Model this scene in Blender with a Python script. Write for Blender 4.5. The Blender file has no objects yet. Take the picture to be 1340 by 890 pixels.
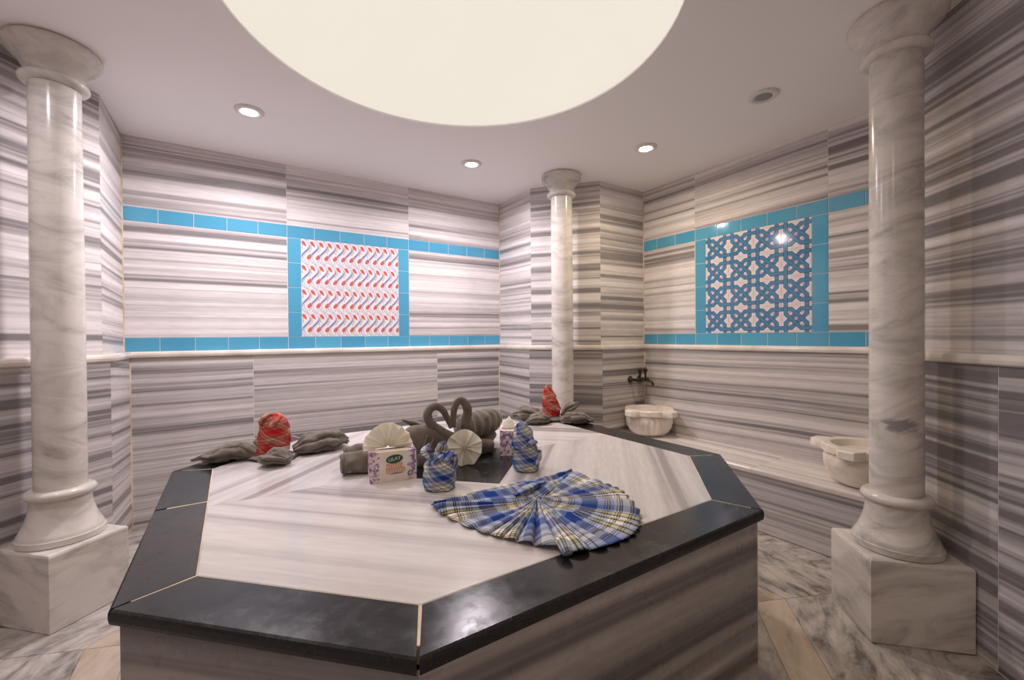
import bpy, bmesh, math, random
from mathutils import Vector, Matrix, noise
random.seed(7)
PI = math.pi
sc = bpy.context.scene
col = sc.collection

# ------------------------------------------------------------------ camera, world, exposure
CAM = Vector((-0.8625, -1.7943, 1.2978))
YAW, PITCH, ROLL, FPX = 0.5748, -0.0078, -0.0081, 564.56
th = PI/2 - YAW
fw = Vector((math.cos(th), math.sin(th), 0)); rt = Vector((math.sin(th), -math.cos(th), 0)); up = Vector((0, 0, 1))
fw2 = fw*math.cos(PITCH) + up*math.sin(PITCH); up2 = up*math.cos(PITCH) - fw*math.sin(PITCH)
rt3 = rt*math.cos(ROLL) + up2*math.sin(ROLL); up3 = up2*math.cos(ROLL) - rt*math.sin(ROLL)
cd = bpy.data.cameras.new('camera'); cam = bpy.data.objects.new('camera', cd); col.objects.link(cam)
cd.sensor_width = 36.0; cd.lens = 36.0*FPX/1340.0; cd.clip_start = 0.02
m3 = Matrix((rt3, up3, -fw2)).transposed()
cam.matrix_world = Matrix.Translation(CAM) @ m3.to_4x4()
sc.camera = cam
w = bpy.data.worlds.new('world'); sc.world = w; w.use_nodes = True
w.node_tree.nodes['Background'].inputs[0].default_value = (0.5, 0.47, 0.46, 1)
w.node_tree.nodes['Background'].inputs[1].default_value = 0.02
vs = sc.view_settings
vs.view_transform = 'Standard'; vs.look = 'None'; vs.exposure = 0.38; vs.gamma = 1.0; vs.use_curve_mapping = False
try:
    sc.cycles.max_bounces = 10; sc.cycles.diffuse_bounces = 7; sc.cycles.glossy_bounces = 4
    sc.cycles.use_denoising = True; sc.cycles.sample_clamp_indirect = 4.0
    sc.cycles.blur_glossy = 0.6
except Exception: pass

H = 2.7
DOME_E = 0.685
LAMP_W = 16.5

# ------------------------------------------------------------------ node helpers
def new_mat(name, rough=0.5, spec=0.5, color=(.8, .8, .8)):
    m = bpy.data.materials.new(name); m.use_nodes = True
    b = m.node_tree.nodes['Principled BSDF']
    b.inputs['Roughness'].default_value = rough
    b.inputs['Specular IOR Level'].default_value = spec
    b.inputs['Base Color'].default_value = (*color, 1)
    return m, m.node_tree, b
def nd(t, typ, **kw):
    n = t.nodes.new(typ)
    for k, v in kw.items(): setattr(n, k, v)
    return n
def lk(t, a, b): t.links.new(a, b)
def setv(t, inp, v):
    if isinstance(v, (int, float)): inp.default_value = v
    elif isinstance(v, (tuple, list, Vector)): inp.default_value = v
    else: t.links.new(v, inp)
def mth(t, op, a, b=0.0, c=None):
    n = nd(t, 'ShaderNodeMath', operation=op)
    setv(t, n.inputs[0], a); setv(t, n.inputs[1], b)
    if c is not None: setv(t, n.inputs[2], c)
    return n.outputs[0]
def noi(t, vec, scale=1.0, detail=2.0, rough=0.5, dist=0.0):
    n = nd(t, 'ShaderNodeTexNoise'); n.inputs['Scale'].default_value = scale
    n.inputs['Detail'].default_value = detail; n.inputs['Roughness'].default_value = rough; n.inputs['Distortion'].default_value = dist
    if vec is not None: lk(t, vec, n.inputs['Vector'])
    return n.outputs['Fac']
def ramp(t, fac, stops, interp='LINEAR'):
    n = nd(t, 'ShaderNodeValToRGB'); cr = n.color_ramp; cr.interpolation = interp
    while len(cr.elements) < len(stops): cr.elements.new(1.0)
    for e, (p, c) in zip(cr.elements, stops):
        e.position = p; e.color = (c, c, c, 1) if isinstance(c, (int, float)) else (*c, 1)
    lk(t, fac, n.inputs[0]); return n.outputs[0]
def mixc(t, fac, a, b, mode='MIX'):
    n = nd(t, 'ShaderNodeMix', data_type='RGBA', blend_type=mode)
    setv(t, n.inputs[0], fac)
    for i, v in ((6, a), (7, b)):
        if isinstance(v, (tuple, list)): n.inputs[i].default_value = (*v[:3], 1)
        else: lk(t, v, n.inputs[i])
    return n.outputs[2]
def xyz(t, x, y, z):
    n = nd(t, 'ShaderNodeCombineXYZ'); setv(t, n.inputs[0], x); setv(t, n.inputs[1], y); setv(t, n.inputs[2], z); return n.outputs[0]
def objc(t):
    n = nd(t, 'ShaderNodeTexCoord'); s = nd(t, 'ShaderNodeSeparateXYZ'); lk(t, n.outputs['Object'], s.inputs[0])
    return n.outputs['Object'], s.outputs
def bump(t, b, h, strength=0.2, dist=0.01):
    n = nd(t, 'ShaderNodeBump'); n.inputs['Strength'].default_value = strength; n.inputs['Distance'].default_value = dist
    lk(t, h, n.inputs['Height']); lk(t, n.outputs[0], b.inputs['Normal'])

# ------------------------------------------------------------------ materials
def stripe_marble(name, light, mid, dark, rough=0.22, freq=1.0, lines=0.5, lo=.36, hi=.62, spec=.03):
    """banded marble: bands run along local X, vary along local Y; object colour = (seed, tilt, depth)"""
    m, t, b = new_mat(name, rough, spec)
    o, (x, y, z) = objc(t)
    oi = nd(t, 'ShaderNodeObjectInfo'); sp = nd(t, 'ShaderNodeSeparateColor'); lk(t, oi.outputs['Color'], sp.inputs[0])
    seed = mth(t, 'MULTIPLY', sp.outputs[0], 61.0)
    tilt = mth(t, 'MULTIPLY', mth(t, 'SUBTRACT', sp.outputs[1], 0.5), 0.30)
    wav = noi(t, xyz(t, mth(t, 'MULTIPLY', x, .9), mth(t, 'MULTIPLY', y, 1.7), seed), 1.0, 1.0)
    yy = mth(t, 'ADD', mth(t, 'ADD', y, mth(t, 'MULTIPLY', x, tilt)), mth(t, 'MULTIPLY', wav, 0.022))
    n1 = noi(t, xyz(t, mth(t, 'MULTIPLY', x, .14), mth(t, 'MULTIPLY', yy, 12.5*freq), seed), 1.0, 2.0, .55)
    n2 = noi(t, xyz(t, mth(t, 'MULTIPLY', x, .28), mth(t, 'MULTIPLY', yy, 34*freq), mth(t, 'ADD', seed, 9.0)), 1.0, 2.0, .6)
    n3 = noi(t, xyz(t, mth(t, 'MULTIPLY', x, .22), mth(t, 'MULTIPLY', yy, 30*freq), mth(t, 'ADD', seed, 23.0)), 1.0, 1.0, .5)
    v = mth(t, 'ADD', mth(t, 'MULTIPLY', n1, .70), mth(t, 'MULTIPLY', n2, .30))
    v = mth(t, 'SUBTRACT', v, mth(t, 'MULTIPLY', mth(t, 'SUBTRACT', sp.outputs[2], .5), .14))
    c = ramp(t, v, [(lo, dark), (lo + (hi-lo)*.42, mid), (hi, light), (min(hi+.12, 1), tuple(min(1, q*1.04) for q in light))])
    ln = ramp(t, n3, [(.24, 1.0), (.33, 0.0)])
    c = mixc(t, mth(t, 'MULTIPLY', ln, lines), c, tuple(q*.62 for q in dark))
    fine = noi(t, xyz(t, mth(t, 'MULTIPLY', x, 9.0), mth(t, 'MULTIPLY', yy, 60), seed), 1.0, 3.0)
    c = mixc(t, 1.0, c, ramp(t, fine, [(.3, .92), (.7, 1.04)]), 'MULTIPLY')
    lk(t, c, b.inputs['Base Color'])
    rr = noi(t, o, 14.0, 2.0)
    lk(t, mth(t, 'ADD', mth(t, 'MULTIPLY', rr, .10), rough-.05), b.inputs['Roughness'])
    return m
M = {}
M['wall'] = stripe_marble('striped_wall_marble', (.82, .78, .77), (.60, .562, .555), (.27, .252, .252), .32, 1.2, .5, .39, .58)
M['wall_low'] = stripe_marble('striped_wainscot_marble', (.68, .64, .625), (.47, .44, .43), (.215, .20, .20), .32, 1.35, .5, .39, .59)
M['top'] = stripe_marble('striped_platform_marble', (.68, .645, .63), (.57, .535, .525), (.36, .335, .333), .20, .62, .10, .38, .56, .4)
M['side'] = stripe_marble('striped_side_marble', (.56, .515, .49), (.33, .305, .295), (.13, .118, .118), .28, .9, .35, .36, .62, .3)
M['bench'] = stripe_marble('striped_bench_marble', (.82, .77, .74), (.70, .65, .62), (.45, .41, .40), .24, 1.1, .2, .34, .60, .3)
m, t, b = new_mat('cream_grout', .8, .2, (.74, .62, .46)); M['grout'] = m
o, s = objc(t); lk(t, ramp(t, noi(t, o, 9, 3), [(.3, (.55, .43, .29)), (.65, (.80, .70, .56))]), b.inputs['Base Color'])
m, t, b = new_mat('white_grout', .8, .2, (.80, .76, .72)); M['wgrout'] = m
m, t, b = new_mat('cream_trim_marble', .25, .5, (.82, .76, .70)); M['trim'] = m
o, s = objc(t); lk(t, ramp(t, noi(t, o, 5, 4), [(.3, (.66, .59, .52)), (.6, (.86, .80, .74))]), b.inputs['Base Color'])
m, t, b = new_mat('white_ceiling_paint', .75, .25, (.95, .925, .92)); M['ceil'] = m
o, s = objc(t); bump(t, b, noi(t, o, 6, 3), .06, .02)
def col_marble(name, patch=None):
    m, t, b = new_mat(name, .2, .5)
    o, (x, y, z) = objc(t)
    oi = nd(t, 'ShaderNodeObjectInfo'); sp = nd(t, 'ShaderNodeSeparateColor'); lk(t, oi.outputs['Color'], sp.inputs[0])
    sd = mth(t, 'MULTIPLY', sp.outputs[0], 17.0)
    q = xyz(t, mth(t, 'ADD', x, sd), y, mth(t, 'ADD', mth(t, 'MULTIPLY', z, 2.6), mth(t, 'MULTIPLY', x, .7)))
    n1 = noi(t, q, 3.6, 6, .62, .9); n2 = noi(t, q, 9.0, 4, .6, 1.2)
    c = ramp(t, n1, [(.28, (.38, .36, .34)), (.42, (.61, .575, .53)), (.58, (.76, .72, .67))])
    vein = ramp(t, mth(t, 'ABSOLUTE', mth(t, 'SUBTRACT', n2, .5)), [(0.0, 1.0), (.035, 0.0)])
    msk = ramp(t, noi(t, q, 2.0, 2), [(.48, 0.0), (.62, 1.0)])
    c = mixc(t, mth(t, 'MULTIPLY', mth(t, 'MULTIPLY', vein, msk), .10), c, (.36, .34, .34))
    if patch:
        dx = mth(t, 'DIVIDE', mth(t, 'SUBTRACT', x, patch[0]), .085); dy = mth(t, 'DIVIDE', mth(t, 'SUBTRACT', y, patch[1]), .085); dz = mth(t, 'DIVIDE', mth(t, 'SUBTRACT', z, patch[2]), .036)
        r2 = mth(t, 'ADD', mth(t, 'ADD', mth(t, 'MULTIPLY', dx, dx), mth(t, 'MULTIPLY', dy, dy)), mth(t, 'MULTIPLY', dz, dz))
        r2 = mth(t, 'ADD', mth(t, 'SQRT', r2), mth(t, 'MULTIPLY', mth(t, 'SUBTRACT', n2, .5), 2.2))
        c = mixc(t, ramp(t, r2, [(.55, .85), (1.15, 0.0)]), c, (.24, .23, .235))
    lk(t, c, b.inputs['Base Color'])
    return m
M['column'] = col_marble('veined_column_marble')
M['column_patch'] = col_marble('veined_column_marble_with_grey_patch', (.032, .088, .90))
m, t, b = new_mat('basin_marble', .3, .45); M['basin'] = m
o, s = objc(t); lk(t, ramp(t, noi(t, o, 6, 4, .6, .5), [(.32, (.66, .56, .46)), (.50, (.84, .77, .68)), (.68, (.88, .83, .76))]), b.inputs['Base Color'])
def floor_mat(name, a, bb, c_, sc_=7.0):
    m, t, b = new_mat(name, .42, .45)
    o, (x, y, z) = objc(t)
    oi = nd(t, 'ShaderNodeObjectInfo'); sp = nd(t, 'ShaderNodeSeparateColor'); lk(t, oi.outputs['Color'], sp.inputs[0])
    q = xyz(t, mth(t, 'ADD', mth(t, 'MULTIPLY', x, .45), mth(t, 'MULTIPLY', sp.outputs[0], 13.0)), mth(t, 'ADD', y, mth(t, 'MULTIPLY', x, .25)), 0.0)
    n1 = noi(t, q, sc_, 6, .68, .5); n2 = noi(t, q, 30.0, 4, .6)
    c = ramp(t, mth(t, 'ADD', mth(t, 'MULTIPLY', n1, .75), mth(t, 'MULTIPLY', n2, .25)), [(.36, a), (.48, bb), (.60, c_)])
    lk(t, c, b.inputs['Base Color']); bump(t, b, n2, .12, .004)
    return m
M['floor_grey'] = floor_mat('grey_veined_floor_marble', (.14, .128, .118), (.40, .365, .335), (.58, .53, .48), 13.0)
M['floor_beige'] = floor_mat('beige_floor_marble', (.34, .27, .20), (.56, .46, .35), (.66, .57, .46), 4.0)
m, t, b = new_mat('black_granite', .27, .5); M['black'] = m
o, (x, y, z) = objc(t)
g = noi(t, o, 130, 2); lk(t, ramp(t, g, [(.35, (.008, .0075, .008)), (.62, (.016, .015, .016)), (.78, (.030, .028, .030))]), b.inputs['Base Color'])
wr = noi(t, o, 4.0, 6, .7); wr2 = noi(t, o, 26, 3)
lk(t, ramp(t, mth(t, 'ADD', mth(t, 'MULTIPLY', wr, .7), mth(t, 'MULTIPLY', wr2, .3)), [(.38, .15), (.50, .21), (.62, .32)]), b.inputs['Roughness'])
bump(t, b, noi(t, o, 70, 3, .6), .035, .002)
m, t, b = new_mat('turquoise_glaze', .07, .5); M['turq'] = m
o, s = objc(t); oi = nd(t, 'ShaderNodeObjectInfo')
c = mixc(t, mth(t, 'MULTIPLY', oi.outputs['Random'], .8), (.075, .335, .53), (.105, .41, .60))
lk(t, c, b.inputs['Base Color']); bump(t, b, noi(t, o, 12, 2), .04, .01)
def plain(name, c, rough=.12, spec=.5): M[name] = new_mat(name, rough, spec, c)[0]
plain('glaze_white', (.80, .76, .78), .10); plain('glaze_navy', (.035, .045, .20), .10); plain('glaze_strap', (.075, .25, .42), .10)
plain('glaze_pink', (.62, .44, .60), .10); plain('glaze_rose', (.70, .52, .52), .10); plain('glaze_red', (.66, .13, .10), .10); plain('glaze_cobalt', (.03, .03, .22), .10)
plain('glaze_lilac', (.38, .38, .50), .10); plain('glaze_green', (.40, .52, .42), .10); plain('glaze_strap_dark', (.05, .17, .38), .10)
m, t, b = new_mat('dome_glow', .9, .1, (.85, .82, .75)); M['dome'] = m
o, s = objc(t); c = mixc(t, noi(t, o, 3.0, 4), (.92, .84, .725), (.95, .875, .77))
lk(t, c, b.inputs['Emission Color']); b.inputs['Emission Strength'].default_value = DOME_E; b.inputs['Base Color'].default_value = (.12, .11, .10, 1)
def emis(name, c, s):
    m, t, b = new_mat(name, .5, .2, (.8, .8, .8)); b.inputs['Emission Color'].default_value = (*c, 1); b.inputs['Emission Strength'].default_value = s; M[name] = m
emis('lamp_glow_cool', (1, .97, 1.0), 14); emis('lamp_glow_warm', (1, .93, .82), 14)
plain('lamp_ring', (.75, .72, .70), .4); plain('lamp_lens_off', (.26, .26, .245), .25)
m, t, b = new_mat('dark_bronze', .34, .5, (.06, .05, .042)); b.inputs['Metallic'].default_value = .85; M['bronze'] = m
def terry(name, a, bb):
    m, t, b = new_mat(name, .95, .1); o, s = objc(t)
    lk(t, ramp(t, noi(t, o, 22, 4), [(.3, a), (.7, bb)]), b.inputs['Base Color'])
    bump(t, b, noi(t, o, 380, 2), .5, .003); b.inputs['Sheen Weight'].default_value = .25; b.inputs['Sheen Roughness'].default_value = .6
    M[name] = m
terry('grey_terry', (.118, .099, .082), (.205, .176, .146)); terry('brown_grey_terry', (.118, .098, .080), (.205, .172, .142))
plain('towel_band', (.22, .19, .16), .6, .3)
m, t, b = new_mat('white_tissue', .8, .2, (.90, .87, .79)); M['tissue'] = m
tl_ = nd(t, 'ShaderNodeBsdfTranslucent'); tl_.inputs[0].default_value = (.90, .87, .79, 1); ms = nd(t, 'ShaderNodeMixShader'); ms.inputs[0].default_value = .4
lk(t, b.outputs[0], ms.inputs[1]); lk(t, tl_.outputs[0], ms.inputs[2]); lk(t, ms.outputs[0], t.nodes['Material Output'].inputs['Surface'])
def plaid(name, base, bb, light, white, dark, yel, su=1.0, sv=1.0):
    m, t, b = new_mat(name, .85, .15)
    n = nd(t, 'ShaderNodeTexCoord'); s = nd(t, 'ShaderNodeSeparateXYZ'); lk(t, n.outputs['UV'], s.inputs[0])
    def band(f):
        st = [(0, base), (.16, light), (.27, dark), (.285, light), (.31, dark), (.325, yel), (.35, dark), (.365, light), (.43, white), (.47, dark), (.482, white), (.51, dark), (.525, yel), (.55, dark), (.565, white), (.68, dark), (.692, yel), (.72, dark), (.735, light), (.77, dark), (.785, light), (.90, bb)]
        return ramp(t, f, st, 'CONSTANT')
    fu = mth(t, 'FRACT', mth(t, 'MULTIPLY', s.outputs[0], su)); fv = mth(t, 'FRACT', mth(t, 'MULTIPLY', s.outputs[1], sv))
    bu, bv = band(fu), band(fv)
    c = mixc(t, .38, mixc(t, .5, bu, bv), mixc(t, 1.0, bu, bv, 'DARKEN'))
    lk(t, c, b.inputs['Base Color'])
    o, ss = objc(t); bump(t, b, noi(t, o, 260, 2), .35, .002)
    M[name] = m
BL = dict(base=(.010, .045, .22), bb=(.016, .06, .27), light=(.34, .40, .57), white=(.86, .81, .74), dark=(.012, .014, .035), yel=(.50, .43, .17))
RD = dict(base=(.42, .012, .014), bb=(.50, .020, .020), light=(.52, .09, .075), white=(.72, .46, .34), dark=(.06, .012, .010), yel=(.46, .34, .16))
plaid('blue_plaid', **BL, su=1, sv=1); plaid('red_plaid', **RD, su=1, sv=1)
m, t, b = new_mat('tissue_box_print', .45, .4); M['boxprint'] = m
o, (x, y, z) = objc(t)
n1 = noi(t, o, 46, 2, .5); n2 = noi(t, o, 20, 2)
edge = ramp(t, mth(t, 'ABSOLUTE', x), [(.052, 0.0), (.075, 1.0)])
lil = mth(t, 'MULTIPLY', ramp(t, n1, [(.50, 0.0), (.56, 1.0)]), edge)
c = mixc(t, ramp(t, n2, [(.35, 0.0), (.6, 1.0)]), (.90, .82, .75), (.86, .74, .62))
c = mixc(t, mth(t, 'MULTIPLY', edge, .5), c, (.74, .58, .72))
c = mixc(t, lil, c, (.30, .16, .36)); lk(t, c, b.inputs['Base Color'])
plain('logo_green', (.02, .085, .03), .4); plain('logo_white', (.75, .78, .70), .5); plain('print_orange', (.72, .33, .20), .5); plain('print_violet', (.26, .18, .34), .5); plain('print_dark', (.12, .10, .10), .5)

# ------------------------------------------------------------------ mesh helpers
def mesh_from(name, verts, faces, mats, fmat=None, smooth=False, uvs=None):
    me = bpy.data.meshes.new(name); me.from_pydata([tuple(v) for v in verts], [], faces)
    for mm in (mats if isinstance(mats, (list, tuple)) else [mats]): me.materials.append(M[mm] if isinstance(mm, str) else mm)
    if fmat:
        for p, i in zip(me.polygons, fmat): p.material_index = i
    if smooth:
        for p in me.polygons: p.use_smooth = True
    if uvs:
        l = me.uv_layers.new(name='UVMap')
        for lp in me.loops: l.data[lp.index].uv = uvs[lp.vertex_index]
    me.update(); return me
def obj(name, me, parent=None, mw=None, colr=None):
    o = bpy.data.objects.new(name, me); col.objects.link(o)
    if parent is not None: o.parent = parent
    if mw is not None: o.matrix_local = mw
    if colr: o.color = (*colr, 1)
    return o
def tag(o, label=None, cat=None, group=None, kind=None):
    if label: o['label'] = label
    if cat: o['category'] = cat
    if group: o['group'] = group
    if kind: o['kind'] = kind
    return o
def thing(name, label, cat, loc=(0, 0, 0), rz=0.0, group=None):
    o = bpy.data.objects.new(name, None); col.objects.link(o); o.empty_display_size = .1
    o.location = loc; o.rotation_euler = (0, 0, rz)
    return tag(o, label, cat, group)
def offset_poly(pts, d):
    """move every edge inward by d (either orientation)"""
    n = len(pts); ar = sum(pts[i][0]*pts[(i+1) % n][1]-pts[(i+1) % n][0]*pts[i][1] for i in range(n))
    sg = 1 if ar > 0 else -1; out = []
    for i in range(n):
        a, b, c = Vector(pts[i-1]), Vector(pts[i]), Vector(pts[(i+1) % n])
        e1 = (b-a).normalized(); e2 = (c-b).normalized()
        n1 = Vector((-e1.y, e1.x))*sg; n2 = Vector((-e2.y, e2.x))*sg
        k = 1+n1.dot(n2)
        v = (n1+n2)*(d/k) if k > 1e-4 else n1*d
        out.append((b.x+v.x, b.y+v.y))
    return out
def slab_mesh(name, poly, z0, z1, mat, bev=.0015):
    n = len(poly); ar = sum(poly[i][0]*poly[(i+1) % n][1]-poly[(i+1) % n][0]*poly[i][1] for i in range(n))
    if ar < 0: poly = poly[::-1]
    ins = offset_poly(poly, bev)
    V = [(x, y, z0) for x, y in poly]+[(x, y, z1-bev) for x, y in poly]+[(x, y, z1) for x, y in ins]
    F = [tuple(range(n-1, -1, -1)), tuple(range(2*n, 3*n))]
    for i in range(n):
        j = (i+1) % n
        F.append((i, j, n+j, n+i)); F.append((n+i, n+j, 2*n+j, 2*n+i))
    return mesh_from(name, V, F, mat)
def rect(x0, x1, y0, y1): return [(x0, y0), (x1, y0), (x1, y1), (x0, y1)]
def boxes_mesh(name, bs, mat):
    V, F = [], []
    for (x0, x1, y0, y1, z0, z1) in bs:
        k = len(V); V += [(x, y, z) for z in (z0, z1) for y in (y0, y1) for x in (x0, x1)]
        F += [tuple(k+i for i in f) for f in ((0, 2, 3, 1), (4, 5, 7, 6), (0, 1, 5, 4), (2, 6, 7, 3), (0, 4, 6, 2), (1, 3, 7, 5))]
    return mesh_from(name, V, F, mat)
def lathe(name, prof, mat, n=40, rfun=None, cap=True, smooth=True, uvk=None):
    V, F, U = [], [], []; k = len(prof)
    for i, (r, z) in enumerate(prof):
        for j in range(n):
            a = 2*PI*j/n; rr = r if rfun is None else rfun(r, z, a)
            V.append((rr*math.cos(a), rr*math.sin(a), z))
            if uvk: U.append(uvk(a, z, r))
    for i in range(k-1):
        for j in range(n):
            j2 = (j+1) % n; F.append((i*n+j, i*n+j2, (i+1)*n+j2, (i+1)*n+j))
    if cap:
        F.append(tuple(range(n-1, -1, -1))); F.append(tuple((k-1)*n+j for j in range(n)))
    return mesh_from(name, V, F, mat, smooth=smooth, uvs=U if uvk else None)
def autosmooth(me, ang=40):
    bm = bmesh.new(); bm.from_mesh(me)
    for e in bm.edges:
        e.smooth = not (len(e.link_faces) == 2 and e.calc_face_angle(0) > math.radians(ang))
    for f in bm.faces: f.smooth = True
    bm.to_mesh(me); bm.free(); return me
def catmull(pts, n):
    P = [Vector(p) for p in pts]; P = [P[0]*2-P[1]]+P+[P[-1]*2-P[-2]]; out = []; k = len(P)-3
    for i in range(n):
        s = i/(n-1)*k; a = min(int(s), k-1); u = s-a
        p0, p1, p2, p3 = P[a:a+4]
        out.append(.5*((2*p1)+(p2-p0)*u+(2*p0-5*p1+4*p2-p3)*u*u+(3*p1-p0-3*p2+p3)*u**3))
    return out
def lerp_list(vals, s):
    k = len(vals)-1; x = s*k; a = min(int(x), k-1); u = x-a; u = u*u*(3-2*u)
    return vals[a]*(1-u)+vals[a+1]*u
def tube(name, pts, wid, hei, mat, n=28, m=20, folds=0, famp=0.0, bands=0, bamp=0.0, nz=0.0, seed=0, flat=None, uvk=None, twist=0.0, sharp=False):
    """puffy tube along a spine: widths/heights are lists of half sizes; folds = ridges running along, bands = ridges across"""
    sp = catmull(pts, n); V, F, U = [], [], []
    prev = None
    for i, c in enumerate(sp):
        T = (sp[min(i+1, n-1)]-sp[max(i-1, 0)]).normalized()
        S = T.cross(Vector((0, 0, 1)))
        if S.length < .25: S = prev if prev is not None else Vector((1, 0, 0))
        S = (S-T*S.dot(T)).normalized()
        if prev is not None and S.dot(prev) < 0: S = -S
        prev = S; N = S.cross(T).normalized(); s = i/(n-1)
        a, h = lerp_list(wid, s), lerp_list(hei, s)
        for j in range(m):
            q = 2*PI*j/m+twist*s
            fo_ = (2*abs(math.cos((folds*q+seed+2.0*s)/2))**.8-1) if sharp else math.cos(folds*q+seed+2.0*s)
            k = 1+famp*fo_+bamp*math.cos(bands*2*PI*s+seed+.8*math.cos(q))
            p = c+S*(a*k*math.cos(q))+N*(h*k*math.sin(q))
            if nz:
                d = noise.noise_vector(p*13+Vector((seed*3.1, 0, 0)))*nz+noise.noise_vector(p*34+Vector((0, seed*1.7, 0)))*nz*.45
                p = p+d*min(1, (a+h)*18)
            if flat is not None: p.z = max(p.z, flat+.0005*math.cos(q))
            V.append(p); U.append(uvk(s, j/m) if uvk else (s, j/m))
    for i in range(n-1):
        for j in range(m):
            j2 = (j+1) % m; F.append((i*m+j, i*m+j2, (i+1)*m+j2, (i+1)*m+j))
    F.append(tuple(range(m-1, -1, -1))); F.append(tuple((n-1)*m+j for j in range(m)))
    me = mesh_from(name, V, F, mat, smooth=True, uvs=U)
    bm = bmesh.new(); bm.from_mesh(me); bmesh.ops.recalc_face_normals(bm, faces=bm.faces); bm.to_mesh(me); bm.free()
    return me
def subsurf(o, lv=1):
    md = o.modifiers.new('smooth', 'SUBSURF'); md.levels = lv; md.render_levels = lv
def solid(o, th_, off=0):
    md = o.modifiers.new('thickness', 'SOLIDIFY'); md.thickness = th_; md.offset = off

# ------------------------------------------------------------------ the room shell
UA0, UA1, VA, UB, VB = -1.487, 1.5235, 2.118, 2.522, 1.0503
PLAN = [(UA0, VA), (UA1, VA), (UA1, 1.5486), (1.9411, VB), (UB, VB), (UB, -VB), (1.9411, -VB), (UA1, -1.5486),
        (UA1, -2.35), (UA0, -2.35), (UA0, -1.5577), (-1.9046, -VB), (-2.522, -VB), (-2.522, VB), (-1.9046, VB), (UA0, 1.5577)]
LOW, RAIL0, RAIL1 = .035, 1.172, 1.214
PLOW = offset_poly(PLAN, LOW)
wall_names = ['wall_back', 'wall_corner_back_right', 'wall_corner_back_right', 'wall_corner_back_right', 'wall_right',
              'wall_corner_front_right', 'wall_corner_front_right', 'wall_corner_front_right', 'wall_front',
              'wall_corner_front_left', 'wall_corner_front_left', 'wall_corner_front_left', 'wall_left',
              'wall_corner_back_left', 'wall_corner_back_left', 'wall_corner_back_left']
wall_label = {'wall_back': 'striped marble wall with red and blue tulip tile panel', 'wall_right': 'striped marble wall with blue knot tile panel above the bench'}
def seg_frame(p, q):
    d = Vector((q[0]-p[0], q[1]-p[1], 0)); L = d.length; d.normalize(); n = Vector((d.y, -d.x, 0))
    mw = Matrix.Translation((p[0], p[1], 0)) @ Matrix((d, Vector((0, 0, 1)), n)).transposed().to_4x4()
    return mw, L
walls = {}
for wn in dict.fromkeys(wall_names):
    V, F = [], []
    for i, nm in enumerate(wall_names):
        if nm != wn: continue
        p, q = PLAN[i], PLAN[(i+1) % 16]; pl, ql = PLOW[i], PLOW[(i+1) % 16]
        for (pp, qq, back, front, z0, z1) in ((p, q, -.10, -.0016, RAIL0-.02, H+.02), (pl, ql, -.13, -.0016, -.02, RAIL0)):
            mw, L = seg_frame(pp, qq); k = len(V)
            V += [mw @ Vector((x, z, y)) for y in (back, front) for z in (z0, z1) for x in (0, L)]
            F += [tuple(k+i_ for i_ in f) for f in ((0, 2, 3, 1), (4, 5, 7, 6), (0, 1, 5, 4), (2, 6, 7, 3), (0, 4, 6, 2), (1, 3, 7, 5))]
    ow = obj(wn, mesh_from(wn, V, F, 'wgrout')); tag(ow, wall_label.get(wn), kind='structure'); walls[wn] = ow
SEED = [0]
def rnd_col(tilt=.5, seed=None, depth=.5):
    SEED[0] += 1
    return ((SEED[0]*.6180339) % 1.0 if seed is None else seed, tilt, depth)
def wall_slab(wi, x0, x1, z0, z1, low=False, tilt=.5, seed=None):
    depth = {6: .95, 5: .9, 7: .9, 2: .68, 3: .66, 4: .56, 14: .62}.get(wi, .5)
    p, q = (PLOW if low else PLAN)[wi], (PLOW if low else PLAN)[(wi+1) % 16]
    mw, L = seg_frame(p, q); g = .0012
    x0 = x0+(g if x0 > 0 else .0); x1 = min(x1, L)-g
    cx, cz = (x0+x1)/2, (z0+z1)/2
    me = slab_mesh('marble_slab', rect(x0-cx, x1-cx, z0-cz+g, z1-cz-g), -.012, 0.0, 'wall_low' if low else 'wall', .001)
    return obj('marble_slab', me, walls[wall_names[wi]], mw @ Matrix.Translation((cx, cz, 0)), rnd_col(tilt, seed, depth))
# back wall
ax = lambda u: u-UA0
wall_slab(0, 0, ax(-.485), 2.215, H, tilt=.47); wall_slab(0, ax(-.485), ax(.53), 2.215, H, tilt=.50); wall_slab(0, ax(.53), 9, 2.215, H, tilt=.52)
wall_slab(0, 0, ax(-.485), 1.312, 2.115, tilt=.49); wall_slab(0, ax(.53), 9, 1.312, 2.115, tilt=.5)
lx = lambda u: u-PLOW[0][0]
wall_slab(0, 0, lx(-.73), 0, RAIL0, True, .47); wall_slab(0, lx(-.73), lx(.79), 0, RAIL0, True, .49); wall_slab(0, lx(.79), 9, 0, RAIL0, True, .51)
# right wall
bx = lambda v: VB-v
wall_slab(4, 0, bx(.494), 2.215, H, tilt=.48); wall_slab(4, bx(.494), bx(-.508), 2.215, H, tilt=.44); wall_slab(4, bx(-.508), 9, 2.215, H, tilt=.5)
wall_slab(4, 0, bx(.494), 1.312, 2.115, tilt=.5); wall_slab(4, bx(-.508), 9, 1.312, 2.115, tilt=.51)
wall_slab(4, 0, 9, 0, RAIL0, True, .47)
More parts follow.
